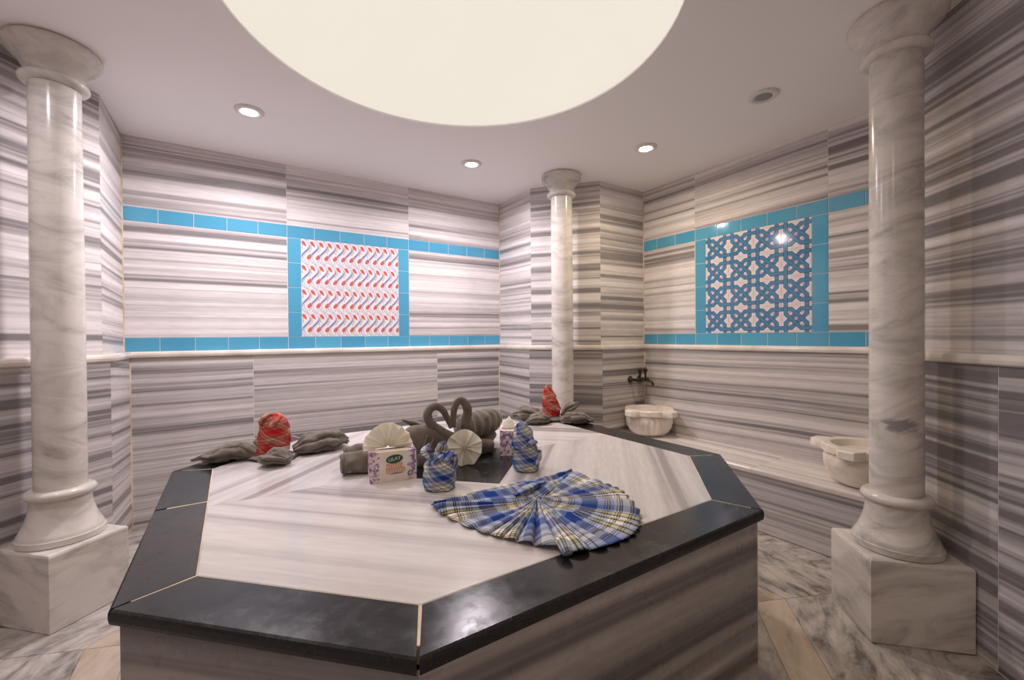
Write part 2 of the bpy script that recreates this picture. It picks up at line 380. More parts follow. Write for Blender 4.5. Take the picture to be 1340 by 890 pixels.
# plain segments
for i in range(16):
    if i in (0, 4): continue
    tl = {1: .56, 13: .5, 15: .62, 6: .52, 14: .52}.get(i, .5)
    mw, L = seg_frame(PLAN[i], PLAN[(i+1) % 16]); _, LL = seg_frame(PLOW[i], PLOW[(i+1) % 16])
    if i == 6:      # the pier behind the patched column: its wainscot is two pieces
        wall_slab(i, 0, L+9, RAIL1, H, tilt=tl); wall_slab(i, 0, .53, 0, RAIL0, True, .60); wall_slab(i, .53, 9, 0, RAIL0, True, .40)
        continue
    k = 1 if L < 1.2 else 2
    for j in range(k):
        wall_slab(i, L*j/k, L*(j+1)/k+(9 if j == k-1 else 0), RAIL1, H, tilt=tl)
        wall_slab(i, LL*j/k, LL*(j+1)/k+(9 if j == k-1 else 0), 0, RAIL0, True, {15: .75, 6: .62, 1: .58}.get(i, tl))
# cream joints in the inner corners
for (vi, wn) in ((0, 'wall_back'), (1, 'wall_back'), (4, 'wall_right')):
    for P_, z0, z1, s in ((PLAN, RAIL1, H, .007), (PLOW, 0, RAIL0, .007)):
        c = P_[vi]; ins = offset_poly(P_, s)[vi]
        x0, x1 = sorted((c[0], ins[0])); y0, y1 = sorted((c[1], ins[1]))
        obj('corner_joint', boxes_mesh('corner_joint', [(x0, x1, y0, y1, z0, z1)], 'grout'), walls[wn])
# rail moulding
prof = [(-.01, RAIL0), (.046, RAIL0), (.054, RAIL0+.007), (.057, (RAIL0+RAIL1)/2), (.054, RAIL1-.007), (.046, RAIL1), (-.01, RAIL1)]
offs = [offset_poly(PLAN, a) for a, _ in prof]
for n_, wn in enumerate(dict.fromkeys(wall_names)):
    V, F = [], []
    for i, nm in enumerate(wall_names):
        if nm != wn: continue
        k = len(V)
        for (o_, (a, z)) in zip(offs, prof): V += [(*o_[i], z), (*o_[(i+1) % 16], z)]
        m_ = len(prof)
        for j in range(m_):
            j2 = (j+1) % m_; F.append((k+2*j, k+2*j2, k+2*j2+1, k+2*j+1))
        F.append(tuple(k+2*j for j in range(m_))); F.append(tuple(k+2*j+1 for j in range(m_-1, -1, -1)))
    tag(obj('trim_%d' % (n_+1), mesh_from('rail', V, F, 'trim')), kind='structure')
# glazed tiles
def tile_mesh(name, w_, h_, mat): return slab_mesh(name, rect(-w_/2, w_/2, -h_/2, h_/2), -.010, .0012, mat, .0022)
TC = {}
def border_tile(wi, x0, x1, z0, z1):
    g = .0016; mw, L = seg_frame(PLAN[wi], PLAN[(wi+1) % 16]); x0 = max(x0, .004); x1 = min(x1, L-.004)
    key = (round(x1-x0, 3), round(z1-z0, 3))
    if key not in TC: TC[key] = tile_mesh('border_tile', x1-x0-2*g, z1-z0-2*g, 'turq')
    obj('border_tile', TC[key], walls[wall_names[wi]], mw @ Matrix.Translation(((x0+x1)/2, (z0+z1)/2, 0)))
def strip(wi, start, pitch, L, z0, z1):
    k = math.floor(-start/pitch)
    x = start+k*pitch
    while x < L-.01:
        if x+pitch > .02: border_tile(wi, x, x+pitch, z0, z1)
        x += pitch
ZT = (RAIL1, 1.312, 2.115, 2.215)
for wi, x0, pitch in ((0, ax(-.483), .2025), (4, bx(.491), .2005)):
    _, L = seg_frame(PLAN[wi], PLAN[wi+1])
    strip(wi, x0, pitch, L, ZT[0], ZT[1]); strip(wi, x0, pitch, L, ZT[2], ZT[3])
    for k in range(4):
        hz = (ZT[2]-ZT[1])/4
        border_tile(wi, x0, x0+.101, ZT[1]+hz*k, ZT[1]+hz*(k+1)); border_tile(wi, x0+pitch*5-.101, x0+pitch*5, ZT[1]+hz*k, ZT[1]+hz*(k+1))
# printed panel tiles: the print lies on the tile as flat layers
class Print:
    def __init__(s, mats): s.V, s.F, s.m, s.mats = [], [], [], mats
    def poly(s, pts, z, mat):
        k = len(s.V); s.V += [(x, y, z) for x, y in pts]; s.F.append(tuple(range(k, k+len(pts)))); s.m.append(s.mats.index(mat))
    def ribbon(s, pts, w_, z, mat):
        n = len(pts); L, R = [], []
        for i, p in enumerate(pts):
            a, b = Vector(pts[max(i-1, 0)]), Vector(pts[min(i+1, n-1)]); p = Vector(p)
            if 0 < i < n-1:
                e1 = (p-a).normalized(); e2 = (b-p).normalized(); n1 = Vector((-e1.y, e1.x)); n2 = Vector((-e2.y, e2.x)); d = (n1+n2)/(1+n1.dot(n2))
            else:
                e = (b-a).normalized(); d = Vector((-e.y, e.x))
            ww = w_(i/(n-1)) if callable(w_) else w_
            L.append(p+d*ww/2); R.append(p-d*ww/2)
        for i in range(n-1): s.poly([tuple(R[i]), tuple(R[i+1]), tuple(L[i+1]), tuple(L[i])], z, mat)
    def add_slab(s, w_, mat):
        me = slab_mesh('x', rect(-w_/2, w_/2, -w_/2, w_/2), -.010, .0010, mat, .0012)
        k = len(s.V); s.V += [tuple(v.co) for v in me.vertices]
        for p in me.polygons: s.F.append(tuple(k+i for i in p.vertices)); s.m.append(s.mats.index(mat))
    def clip_mesh(s, name, w_):
        me = mesh_from(name, s.V, s.F, s.mats, s.m)
        bm = bmesh.new(); bm.from_mesh(me)
        for co, no in (((w_/2, 0, 0), (1, 0, 0)), ((-w_/2, 0, 0), (-1, 0, 0)), ((0, w_/2, 0), (0, 1, 0)), ((0, -w_/2, 0), (0, -1, 0))):
            bmesh.ops.bisect_plane(bm, geom=bm.verts[:]+bm.edges[:]+bm.faces[:], plane_co=co, plane_no=no, clear_outer=True)
        bm.to_mesh(me); bm.free(); return me
def knot_tile():
    W = .2; p = Print(['glaze_white', 'glaze_navy', 'glaze_strap', 'glaze_pink', 'glaze_rose', 'glaze_strap_dark'])
    p.add_slab(W-.0012, 'glaze_white')
    def S(pts, z, w_=.148):
        q = [(x*W, y*W) for x, y in pts]
        p.ribbon(q, w_*W, z, 'glaze_navy'); p.ribbon(q, (w_-.036)*W, z+.00012, 'glaze_strap'); p.ribbon(q, .006*W, z+.0002, 'glaze_strap_dark')
    e = .345; a = .165
    # rose star outlines between the knots
    for cx, cy, rx, ry in ((.5, .0, .13, .20), (-.5, 0, .13, .20), (0, .5, .20, .13), (0, -.5, .20, .13), (.5, .5, .09, .09), (-.5, .5, .09, .09), (.5, -.5, .09, .09), (-.5, -.5, .09, .09)):
        pts = []
        for k in range(17):
            an = 2*PI*k/16; rr = 1.0 if k % 2 == 0 else .72
            pts.append(((cx+rx*.8*rr*math.cos(an))*W, (cy+ry*.8*rr*math.sin(an))*W))
        p.ribbon(pts, .012*W, .00115, 'glaze_rose')
        for s_ in (.25, .5): p.ribbon([((cx+(x_*W-cx*W)/W*0+(x0/W-cx)*s_)*W, (cy+(y0/W-cy)*s_)*W) for (x0, y0), x_ in zip(pts, range(17))], .010*W, .00115, 'glaze_rose')
    z = .0012
    S([(-.56, -e), (-a, -e), (e, a), (e, .56)], z); S([(-e, -.56), (-e, -a), (a, e), (.56, e)], z+.0003)
    S([(-.56, e), (-a, e), (e, -a), (e, -.56)], z+.0006); S([(-e, .56), (-e, a), (a, -e), (.56, -e)], z+.0009)
    for cx, cy in ((0, 0), (.225, .225), (-.225, .225), (.225, -.225), (-.225, -.225)):
        p.poly([((cx+.048*math.cos(2*PI*k/10))*W, (cy+.048*math.sin(2*PI*k/10))*W) for k in range(10)], z+.0014, 'glaze_pink')
    return p.clip_mesh('knot_tile', W-.0012)
def tulip_tile():
    W = .2015; p = Print(['glaze_white', 'glaze_cobalt', 'glaze_lilac', 'glaze_red', 'glaze_green', 'glaze_pink'])
    p.add_slab(W-.0012, 'glaze_white'); n = 3; d = W/n
    for k in range(-1, n+2):
        x0 = -W/2+(k+.5)*d
        curve = lambda y, ph=0.0: x0+.46*d*math.sin(2*PI*(y/W)+ph)
        ys = [-W/2+W*i/28 for i in range(29)]
        p.ribbon([(curve(y)-.12*d, y) for y in ys], .0055, .00112, 'glaze_lilac'); p.ribbon([(curve(y)+.17*d, y) for y in ys], .0045, .00112, 'glaze_lilac')
        yb = [-W*.29+W*.58*i/20 for i in range(21)]
        p.ribbon([(curve(y), y) for y in yb], lambda s_: .0026+.0032*math.sin(PI*s_)**.5, .00125, 'glaze_cobalt')
        def leaf(cx, cy, L, w_, an, mat, z):
            pts = []
            for i in range(12):
                q = 2*PI*i/12; lx_, ly = L*math.cos(q), w_*math.sin(q)*(1-.45*math.cos(q))
                pts.append((cx+lx_*math.cos(an)-ly*math.sin(an), cy+lx_*math.sin(an)+ly*math.cos(an)))
            p.poly(pts, z, mat)
        leaf(x0-.22*d, .33*W-.02*W, .027, .0120, -.95, 'glaze_red', .0013); leaf(x0+.34*d, -.215*W, .025, .0125, 1.15, 'glaze_red', .0013)
        leaf(x0-.40*d, .12*W, .013, .004, -1.2, 'glaze_green', .00118); leaf(x0+.30*d, -.40*W, .013, .004, 1.9, 'glaze_green', .00118)
        leaf(x0+.42*d, .02*W, .012, .0045, 1.1, 'glaze_pink', .00118); leaf(x0+.1*d, .44*W, .012, .004, -1.3, 'glaze_pink', .00118)
    return p.clip_mesh('tulip_tile', W-.0012)
KT, TT = knot_tile(), tulip_tile()
for wi, x0, pitch, me in ((0, ax(-.483)+.1035, .2015, TT), (4, bx(.491)+.1012, .2, KT)):
    mw, L = seg_frame(PLAN[wi], PLAN[wi+1]); nm = 'tulip_tile' if wi == 0 else 'knot_tile'
    for i in range(4):
        for j in range(4):
            obj(nm, me, walls[wall_names[wi]], mw @ Matrix.Translation((x0+pitch*(i+.5), ZT[1]+.0005+.2008*(j+.5), 0)))

# ceiling with its round opening, and the dome
DC, DR, DH = (-.010, -.056), .9698, .46
N = 96
V = []; F = []
for k in range(N):
    a = 2*PI*k/N; c, s = math.cos(a), math.sin(a); e = 2.75/max(abs(c), abs(s))
    V += [(DC[0]+DR*c, DC[1]+DR*s, H), (e*c, e*s, H), (DC[0]+DR*c, DC[1]+DR*s, H+.012), (e*c, e*s, H+.08)]
for k in range(N):
    a, b = 4*k, 4*((k+1) % N)
    F += [(a, b, b+1, a+1), (a+2, a+3, b+3, b+2), (a, a+2, b+2, b), (a+1, b+1, b+3, a+3)]
tag(obj('ceiling', mesh_from('ceiling', V, F, 'ceil')), 'white plaster ceiling with large round dome opening', kind='structure')
RS = (DR*DR+DH*DH)/(2*DH); ZC = H+.010+DH-RS
V, F = [], []
NR = 24; A0 = math.asin(min(1, DR/RS))
for shell in (0, .03):
    for i in range(NR+1):
        a = A0*i/NR
        for k in range(N): q = 2*PI*k/N; V.append((DC[0]+(RS+shell)*math.sin(a)*math.cos(q), DC[1]+(RS+shell)*math.sin(a)*math.sin(q), ZC+(RS+shell)*math.cos(a)))
n1 = (NR+1)*N
for sh in (0, 1):
    for i in range(NR):
        for k in range(N):
            k2 = (k+1) % N; f = (sh*n1+i*N+k, sh*n1+i*N+k2, sh*n1+(i+1)*N+k2, sh*n1+(i+1)*N+k); F.append(f[::-1] if sh == 0 else f)
for k in range(N): k2 = (k+1) % N; F.append((NR*N+k, n1+NR*N+k, n1+NR*N+k2, NR*N+k2))
dome = tag(obj('ceiling_dome', mesh_from('ceiling_dome', V, F, 'dome', smooth=True)), 'glowing cream dome rising from the ceiling above the platform', kind='structure')
# small round fitting on the dome
d = fw2+rt3*((663-670)/FPX)+up3*((445+4)/FPX); d.normalize(); oc = CAM-Vector((DC[0], DC[1], ZC)); bq = oc.dot(d); disc = bq*bq-(oc.dot(oc)-RS*RS)
hit = CAM+d*(-bq+math.sqrt(disc)); nrm = (Vector((DC[0], DC[1], ZC))-hit).normalized()
me = lathe('dome_fitting', [(.020, -.004), (.034, -.004), (.036, .004), (.032, .009), (.024, .010), (.020, .006)], 'dome', 28)
o = tag(obj('dome_fitting', me), 'small round cream fitting on the glowing dome', 'fitting'); o.matrix_world = Matrix.Translation(hit) @ nrm.to_track_quat('Z', 'Y').to_matrix().to_4x4()

# floor: grey marble with a beige octagonal band around the platform
tag(obj('floor', boxes_mesh('floor', [(-2.7, 2.7, -2.55, 2.35, -.08, -.004)], 'floor_grey')), 'grey veined marble floor with beige octagonal band', kind='structure')
FL = bpy.data.objects['floor']
PP, PQ, PC, PC1, PC2, ZP, BW = 1.0902, 1.0663, .4957, .5112, .4578, .728, .15
OCT = [(-PP+PC, -PQ), (PP-PC1, -PQ), (PP, -PQ+PC2), (PP, PQ-PC), (PP-PC, PQ), (-PP+PC, PQ), (-PP, PQ-PC), (-PP, -PQ+PC)]
def ring_piece(name, A, B, i, mat, z0, z1, parent, bev=.001, gap=.0012):
    n = len(A); poly = [A[i], A[(i+1) % n], B[(i+1) % n], B[i]]
    a, b = Vector(A[i]), Vector(A[(i+1) % n]); ang = math.atan2(b.y-a.y, b.x-a.x); c = sum((Vector(v) for v in poly), Vector((0, 0)))/4
    rot = Matrix.Rotation(-ang, 2); loc = [tuple(rot @ (Vector(v)-c)) for v in poly]; loc = offset_poly(loc, gap)
    return obj(name, slab_mesh(name, loc, z0, z1, mat, bev), parent, Matrix.Translation((c.x, c.y, 0)) @ Matrix.Rotation(ang, 4, 'Z'), rnd_col())
O0, O1, O2, O3 = offset_poly(OCT, .03), offset_poly(OCT, -.155), offset_poly(OCT, -.31), offset_poly(OCT, -.80)
for i in range(8):
    ring_piece('floor_slab', O0, O1, i, 'floor_grey', -.02, 0, FL); ring_piece('floor_band', O1, O2, i, 'floor_beige', -.02, 0, FL); ring_piece('floor_slab', O2, O3, i, 'floor_grey', -.02, 0, FL)

# ------------------------------------------------------------------ the octagonal platform
plat = thing('heated_platform', 'large octagonal massage platform with striped marble top and black granite border', 'platform')
IN = offset_poly(OCT, BW); BODY = offset_poly(OCT, .018)
def nose_piece(poly, outer_edge, parent):
    """granite border slab with a rounded outer nose; outer_edge = (a, b)"""
    a, b = Vector(outer_edge[0]), Vector(outer_edge[1]); ang = math.atan2(b.y-a.y, b.x-a.x)
    c = sum((Vector(v) for v in poly), Vector((0, 0)))/len(poly); rot = Matrix.Rotation(-ang, 2)
    loc = [tuple(rot @ (Vector(v)-c)) for v in poly]           # 0,1 = outer edge
    g = .0030
    # layers: (z, inset of outer edge)
    lay = [(ZP-.034, .006), (ZP-.030, .0015), (ZP-.022, 0), (ZP-.010, 0), (ZP-.003, .002), (ZP, .007)]
    V, F = [], []
    x0, y0 = loc[0]; x1, y1 = loc[1]; x2, y2 = loc[2]; x3, y3 = loc[3]
    for z, ins in lay:
        f = ins/max(1e-6, (y3-y0))
        V += [(x0+(x3-x0)*f+g, y0+ins, z), (x1+(x2-x1)*f-g, y1+ins, z), (x2-g, y2-g, z), (x3+g, y3-g, z)]
    n = len(lay)
    for k in range(n-1):
        for i in range(4): j = (i+1) % 4; F.append((4*k+i, 4*k+j, 4*k+4+j, 4*k+4+i))
    F.append((3, 2, 1, 0)); F.append(tuple(4*(n-1)+i for i in range(4)))
    return obj('border_slab', mesh_from('border_slab', V, F, 'black'), parent, Matrix.Translation((c.x, c.y, 0)) @ Matrix.Rotation(ang, 4, 'Z'))
for i in range(8):
    a, b, c, d_ = Vector(OCT[i]), Vector(OCT[(i+1) % 8]), Vector(IN[(i+1) % 8]), Vector(IN[i])
    if i == 6:      # the left long side is two slabs; joint where the photo has it
        f = .45
        m1, m2 = a.lerp(b, f), None
        m2 = d_+(c-d_)*((m1-a).dot((b-a).normalized())-((d_-a).dot((b-a).normalized())))/((c-d_).length)
        jt = (b-a).normalized()*.0025; nose_piece([a, m1-jt, m2-jt, d_], (a, m1-jt), plat); nose_piece([m1+jt, b, c, m2+jt], (m1+jt, b), plat)
    else: nose_piece([a, b, c, d_], (a, b), plat)
    # side panel
    A, B = Vector(BODY[i]), Vector(BODY[(i+1) % 8]); mw, L = seg_frame(A, B)   # outward normal
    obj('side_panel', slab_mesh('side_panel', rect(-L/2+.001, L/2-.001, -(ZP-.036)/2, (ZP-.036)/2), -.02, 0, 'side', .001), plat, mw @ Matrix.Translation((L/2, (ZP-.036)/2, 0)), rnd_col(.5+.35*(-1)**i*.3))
core = offset_poly(OCT, .035)
obj('masonry_core', slab_mesh('masonry_core', core, 0, ZP-.0010, 'grout', .001), plat)
SQ = .365
sq = [(-SQ, 0), (0, -SQ), (SQ, 0), (0, SQ)]
pan = [([(-SQ, 0), (0, -SQ), (0, IN[0][1]), IN[0], IN[7], (IN[7][0], 0)], (0, -SQ)),
       ([(0, -SQ), (SQ, 0), (IN[2][0], 0), IN[2], IN[1], (0, IN[1][1])], None),
       ([(SQ, 0), (0, SQ), (0, IN[4][1]), IN[4], IN[3], (IN[3][0], 0)], None),
       ([(0, SQ), (-SQ, 0), (IN[6][0], 0), IN[6], IN[5], (0, IN[5][1])], None)]
for k, (poly, _) in enumerate(pan):
    a, b = Vector(poly[0]), Vector(poly[1]); ang = math.atan2(b.y-a.y, b.x-a.x); c = sum((Vector(v) for v in poly), Vector((0, 0)))/6
    loc = [tuple(Matrix.Rotation(-ang, 2) @ (Vector(v)-c)) for v in poly]; loc = offset_poly(loc, .0004)
    obj('top_panel', slab_mesh('top_panel', loc, ZP-.02, ZP, 'top', .0008), plat, Matrix.Translation((c.x, c.y, 0)) @ Matrix.Rotation(ang, 4, 'Z'), rnd_col(.5))
obj('centre_slab', slab_mesh('centre_slab', offset_poly(sq, .001), ZP-.02, ZP, 'black', .0008), plat)

# ------------------------------------------------------------------ bench along the right wall
bench = thing('wall_bench', 'low striped marble bench built along the right wall', 'bench', (2.27, 0, 0))
U0 = 2.044; BU = UB-LOW-.001; BV = VB-LOW-.001; BZ = .41
for k in range(2):
    v0, v1 = (-BV, -.25) if k == 0 else (-.25, BV)
    yc = (v0+v1)/2; L = v1-v0; wd = BU-(U0-.022)
    V, F = [], []
    pr = [(-wd/2+.006, BZ-.036), (-wd/2+.001, BZ-.030), (-wd/2, BZ-.018), (-wd/2+.001, BZ-.006), (-wd/2+.006, BZ), (wd/2, BZ), (wd/2, BZ-.036)]
    for s_ in (-1, 1): V += [(s_*(L/2-.0008), y_, z_) for y_, z_ in pr]
    n = len(pr)
    for i in range(n): j = (i+1) % n; F.append((i, j, n+j, n+i))
    F += [tuple(range(n-1, -1, -1)), tuple(range(n, 2*n))]
    me = mesh_from('seat_slab', V, F, 'bench')
    bm = bmesh.new(); bm.from_mesh(me); bmesh.ops.recalc_face_normals(bm, faces=bm.faces); bm.to_mesh(me); bm.free()
    obj('seat_slab', me, bench, Matrix.Translation((U0-.022+wd/2-2.27, yc, 0)) @ Matrix.Rotation(-PI/2, 4, 'Z'), rnd_col(.5))
mw, L = seg_frame((U0-2.27, BV), (U0-2.27, -BV))
for k in range(2):
    x0, x1 = (0, L/2) if k == 0 else (L/2, L)
    obj('front_panel', slab_mesh('front_panel', rect(-(x1-x0)/2+.001, (x1-x0)/2-.001, -.187, .187), -.02, 0, 'wall_low', .001), bench, mw @ Matrix.Translation(((x0+x1)/2, .187, 0)), rnd_col(.48))
obj('masonry_core', boxes_mesh('masonry_core', [(U0+.02-2.27, BU-2.27, -BV, BV, 0, BZ-.037)], 'wgrout'), bench)

# ------------------------------------------------------------------ columns
SH = .0939
def column(loc, rz, label, seed, patch=False):
    c = thing('marble_column', label, 'column', loc, rz, 'marble columns at the corners of the hall')
    mt = 'column_patch' if patch else 'column'
    hw, hd, pz = .1625, .183, .349
    lay = [(0, .004), (.004, .0005), (pz-.012, 0), (pz-.003, .004), (pz, .012)]
    base = [(-hd, -hw), (hd, -hw), (hd, hw), (-hd, hw)]; V, F = [], []
    for z, ins in lay: V += [(x, y, z) for x, y in offset_poly(base, ins)]
    for k in range(len(lay)-1):
        for i in range(4): j = (i+1) % 4; F.append((4*k+i, 4*k+j, 4*k+4+j, 4*k+4+i))
    F += [(3, 2, 1, 0), tuple(4*(len(lay)-1)+i for i in range(4))]
    obj('plinth', mesh_from('plinth', V, F, 'column'), c, None, (seed, 0, 0))
    def flare(z0, z1, r0, r1, n, pw): return [(r0+(r1-r0)*(i/n)**pw, z0+(z1-z0)*i/n) for i in range(n+1)]
    pb = [(.152, pz), (.158, pz+.004), (.159, pz+.030), (.154, pz+.036)]+[(.108+.046*(1-i/10)**2.0, pz+.038+.165*i/10) for i in range(11)]
    obj('base', autosmooth(lathe('base', pb, mt, 48)), c, None, (seed+.1, 0, 0))
    tor = lambda zc, R, r: [(R+r*math.cos(a), zc+r*1.0*math.sin(a)) for a in [(-PI/2+PI*i/10) for i in range(11)]]
    obj('base_ring', lathe('base_ring', tor(pz+.223, .106, .0215), mt, 48), c, None, (seed+.2, 0, 0))
    obj('shaft', autosmooth(lathe('shaft', [(SH, pz+.23), (SH, 1.4), (SH-.002, 2.53)], mt, 48)), c, None, (seed, 0, 0))
    obj('neck_ring', lathe('neck_ring', tor(2.526, .105, .0195), mt, 48), c, None, (seed+.3, 0, 0))
    cp = [(.097, 2.53), (.099, 2.545), (.103, 2.560), (.109, 2.576), (.118, 2.592), (.129, 2.607), (.142, 2.622), (.155, 2.635), (.165, 2.647), (.171, 2.660), (.173, 2.672), (.171, 2.684), (.164, 2.693), (.155, 2.6999)]
    obj('capital', autosmooth(lathe('capital', cp, mt, 48), 50), c, None, (seed+.4, 0, 0))
    return c
column((-1.5649, 1.1402, 0), -PI/4, 'white marble column beside the back wall corner, on the side away from the basins', .13)
column((1.5649, 1.1402, 0), -3*PI/4, 'slender white marble column standing between the two tile panels', .47)
column((1.617, -1.1116, 0), 3*PI/4, 'white marble column with a dark grey patch, hiding part of a basin', .71, True)

# ------------------------------------------------------------------ basins
def basin(loc, label, flutes):
    c = thing('marble_basin', label, 'basin', loc, 0, 'marble wash basins on the bench')
    hz = .235; n = 96
    pb = [(.105, 0), (.135, .006), (.165, .030), (.190, .070), (.203, .115), (.204, .150), (.196, .172), (.186, .182), (.184, .192)]
    rf = (lambda r, z, a: r*(1-(.045*abs(math.cos(flutes/2*a))**6*max(0, min(1, (.168-z)/.03)) if flutes else 0)))
    obj('bowl', autosmooth(lathe('bowl', pb, 'basin', 144 if flutes else 64, rf), 60), c)
    # rim with four lugs, hollow inside
    def rout(a):
        k = (a-PI/4+PI/4) % (PI/2)-PI/4
        r = .212; dl = abs(k)
        e = .272/math.cos(k) if dl < .19 else None
        if e is not None: return min(.272/math.cos(k), .276)
        tt = min(1, (dl-.19)/.16); return .258*(1-tt*tt*(3-2*tt))+r*tt*tt*(3-2*tt) if dl < .35 else r
    angs = [2*PI*i/n for i in range(n)]
    rings = [([.180]*n, .180), ([rout(a)*.955 for a in angs], .182), ([rout(a) for a in angs], .190), ([rout(a) for a in angs], hz-.006), ([rout(a)-.006 for a in angs], hz),
             ([.168]*n, hz), ([.161]*n, hz-.006), ([.152]*n, hz-.05), ([.125]*n, hz-.10), ([.07]*n, hz-.125), ([.004]*n, hz-.13)]
    V, F = [], []
    for rs, z in rings: V += [(r*math.cos(a+PI/4), r*math.sin(a+PI/4), z) for r, a in zip(rs, angs)]
    for k in range(len(rings)-1):
        for j in range(n): j2 = (j+1) % n; F.append((k*n+j, k*n+j2, (k+1)*n+j2, (k+1)*n+j))
    F.append(tuple(range(n-1, -1, -1))); F.append(tuple((len(rings)-1)*n+j for j in range(n)))
    obj('rim', autosmooth(mesh_from('rim', V, F, 'basin'), 35), c)
basin((2.285, .800, BZ), 'cream marble basin with fluted bowl, under the bronze tap', 26)
basin((2.255, -.795, BZ), 'smooth cream marble basin partly hidden behind a marble column', 0)

# ------------------------------------------------------------------ tap
tap = thing('wall_tap', 'dark bronze two-handle tap on the wall above the fluted basin', 'tap', (2.345, VB-LOW, .885))
def pipe(name, pts, r, mat, par, n=16, m=14): return obj(name, tube(name, pts, [r, r], [r, r], mat, n, m), par)
pipe('body', [(-.065, -.07, 0), (0, -.072, 0), (.075, -.07, 0)], .013, 'bronze', tap)
for x in (-.065, .06):
    fl = lathe('flange', [(.033, 0), (.033, .005), (.026, .012), (.014, .018), (.012, .085), (.019, .090), (.019, .104), (.008, .109)], 'bronze', 24)
    obj('flange', fl, tap, Matrix.Translation((x, 0, 0)) @ Matrix.Rotation(PI/2, 4, 'X'))
for x in (-.012, .062):
    hd = obj('handle', lathe('handle', [(.010, .0), (.008, .03), (.012, .045), (.010, .055), (.017, .068), (.022, .080), (.016, .096), (.007, .110), (.001, .118)], 'bronze', 20, lambda r, z, a: r*(1+.18*math.cos(4*a)) if z > .06 else r), tap, Matrix.Translation((x, -.075, .006)))
pipe('spout', [(.0, -.075, -.004), (.012, -.115, -.004), (.02, -.16, -.006), (.026, -.185, -.022), (.027, -.19, -.05)], .0105, 'bronze', tap, 18)
obj('spout_valve', lathe('spout_valve', [(.014, -.02), (.018, -.012), (.018, .014), (.012, .022)], 'bronze', 18), tap, Matrix.Translation((0, -.075, 0)))

# ------------------------------------------------------------------ ceiling lamps
def downlight(x, y, label, on, warm, power=None):
    t_ = thing('ceiling_downlight', label, 'lamp', (x, y, H), 0, 'recessed ceiling lamps')
    obj('trim_ring', lathe('trim_ring', [(.053, -.010), (.056, -.015), (.074, -.011), (.082, -.004), (.082, -.0002), (.053, -.0002)], 'lamp_ring', 40), t_)
    obj('lens', lathe('lens', [(.0530, -.0005), (.0530, -.008), (.045, -.0105), (.02, -.0125), (.001, -.013)], ('lamp_glow_warm' if warm else 'lamp_glow_cool') if on else 'lamp_lens_off', 32), t_)
    if on:
        L = bpy.data.lights.new('downlight', 'AREA'); L.shape = 'DISK'; L.size = .09; L.energy = power or LAMP_W; L.spread = math.radians(165)
        L.color = (1.0, .80, .57) if warm else (1.0, .905, .965)
        lo = bpy.data.objects.new('lamp_light', L); col.objects.link(lo); lo.parent = t_; lo.location = (0, 0, -.02)
downlight(-.761, 1.314, 'bright white ceiling lamp between the dome and the tulip panel wall', True, False, LAMP_W*1.12)
downlight(.774, 1.313, 'lit ceiling lamp just before the slender column and the tulip panel', True, False)
downlight(1.738, .366, 'lit warm ceiling lamp above the fluted basin', True, True, LAMP_W*.55)
downlight(1.766, -.47, 'unlit ceiling lamp with a grey lens', False, True)
# assumed extra lamps, added out of view to fill in the room light
downlight(-1.76, .30, 'added unseen fill lamp near the left recess', True, False, LAMP_W*.38)
downlight(-.76, -1.31, 'added unseen fill lamp over the entrance side', True, True, LAMP_W*.30)

# ------------------------------------------------------------------ things on the platform
RV, DV = Vector((math.cos(-.5760), math.sin(-.5760), 0)), Vector((-math.sin(-.5760), math.cos(-.5760), 0))
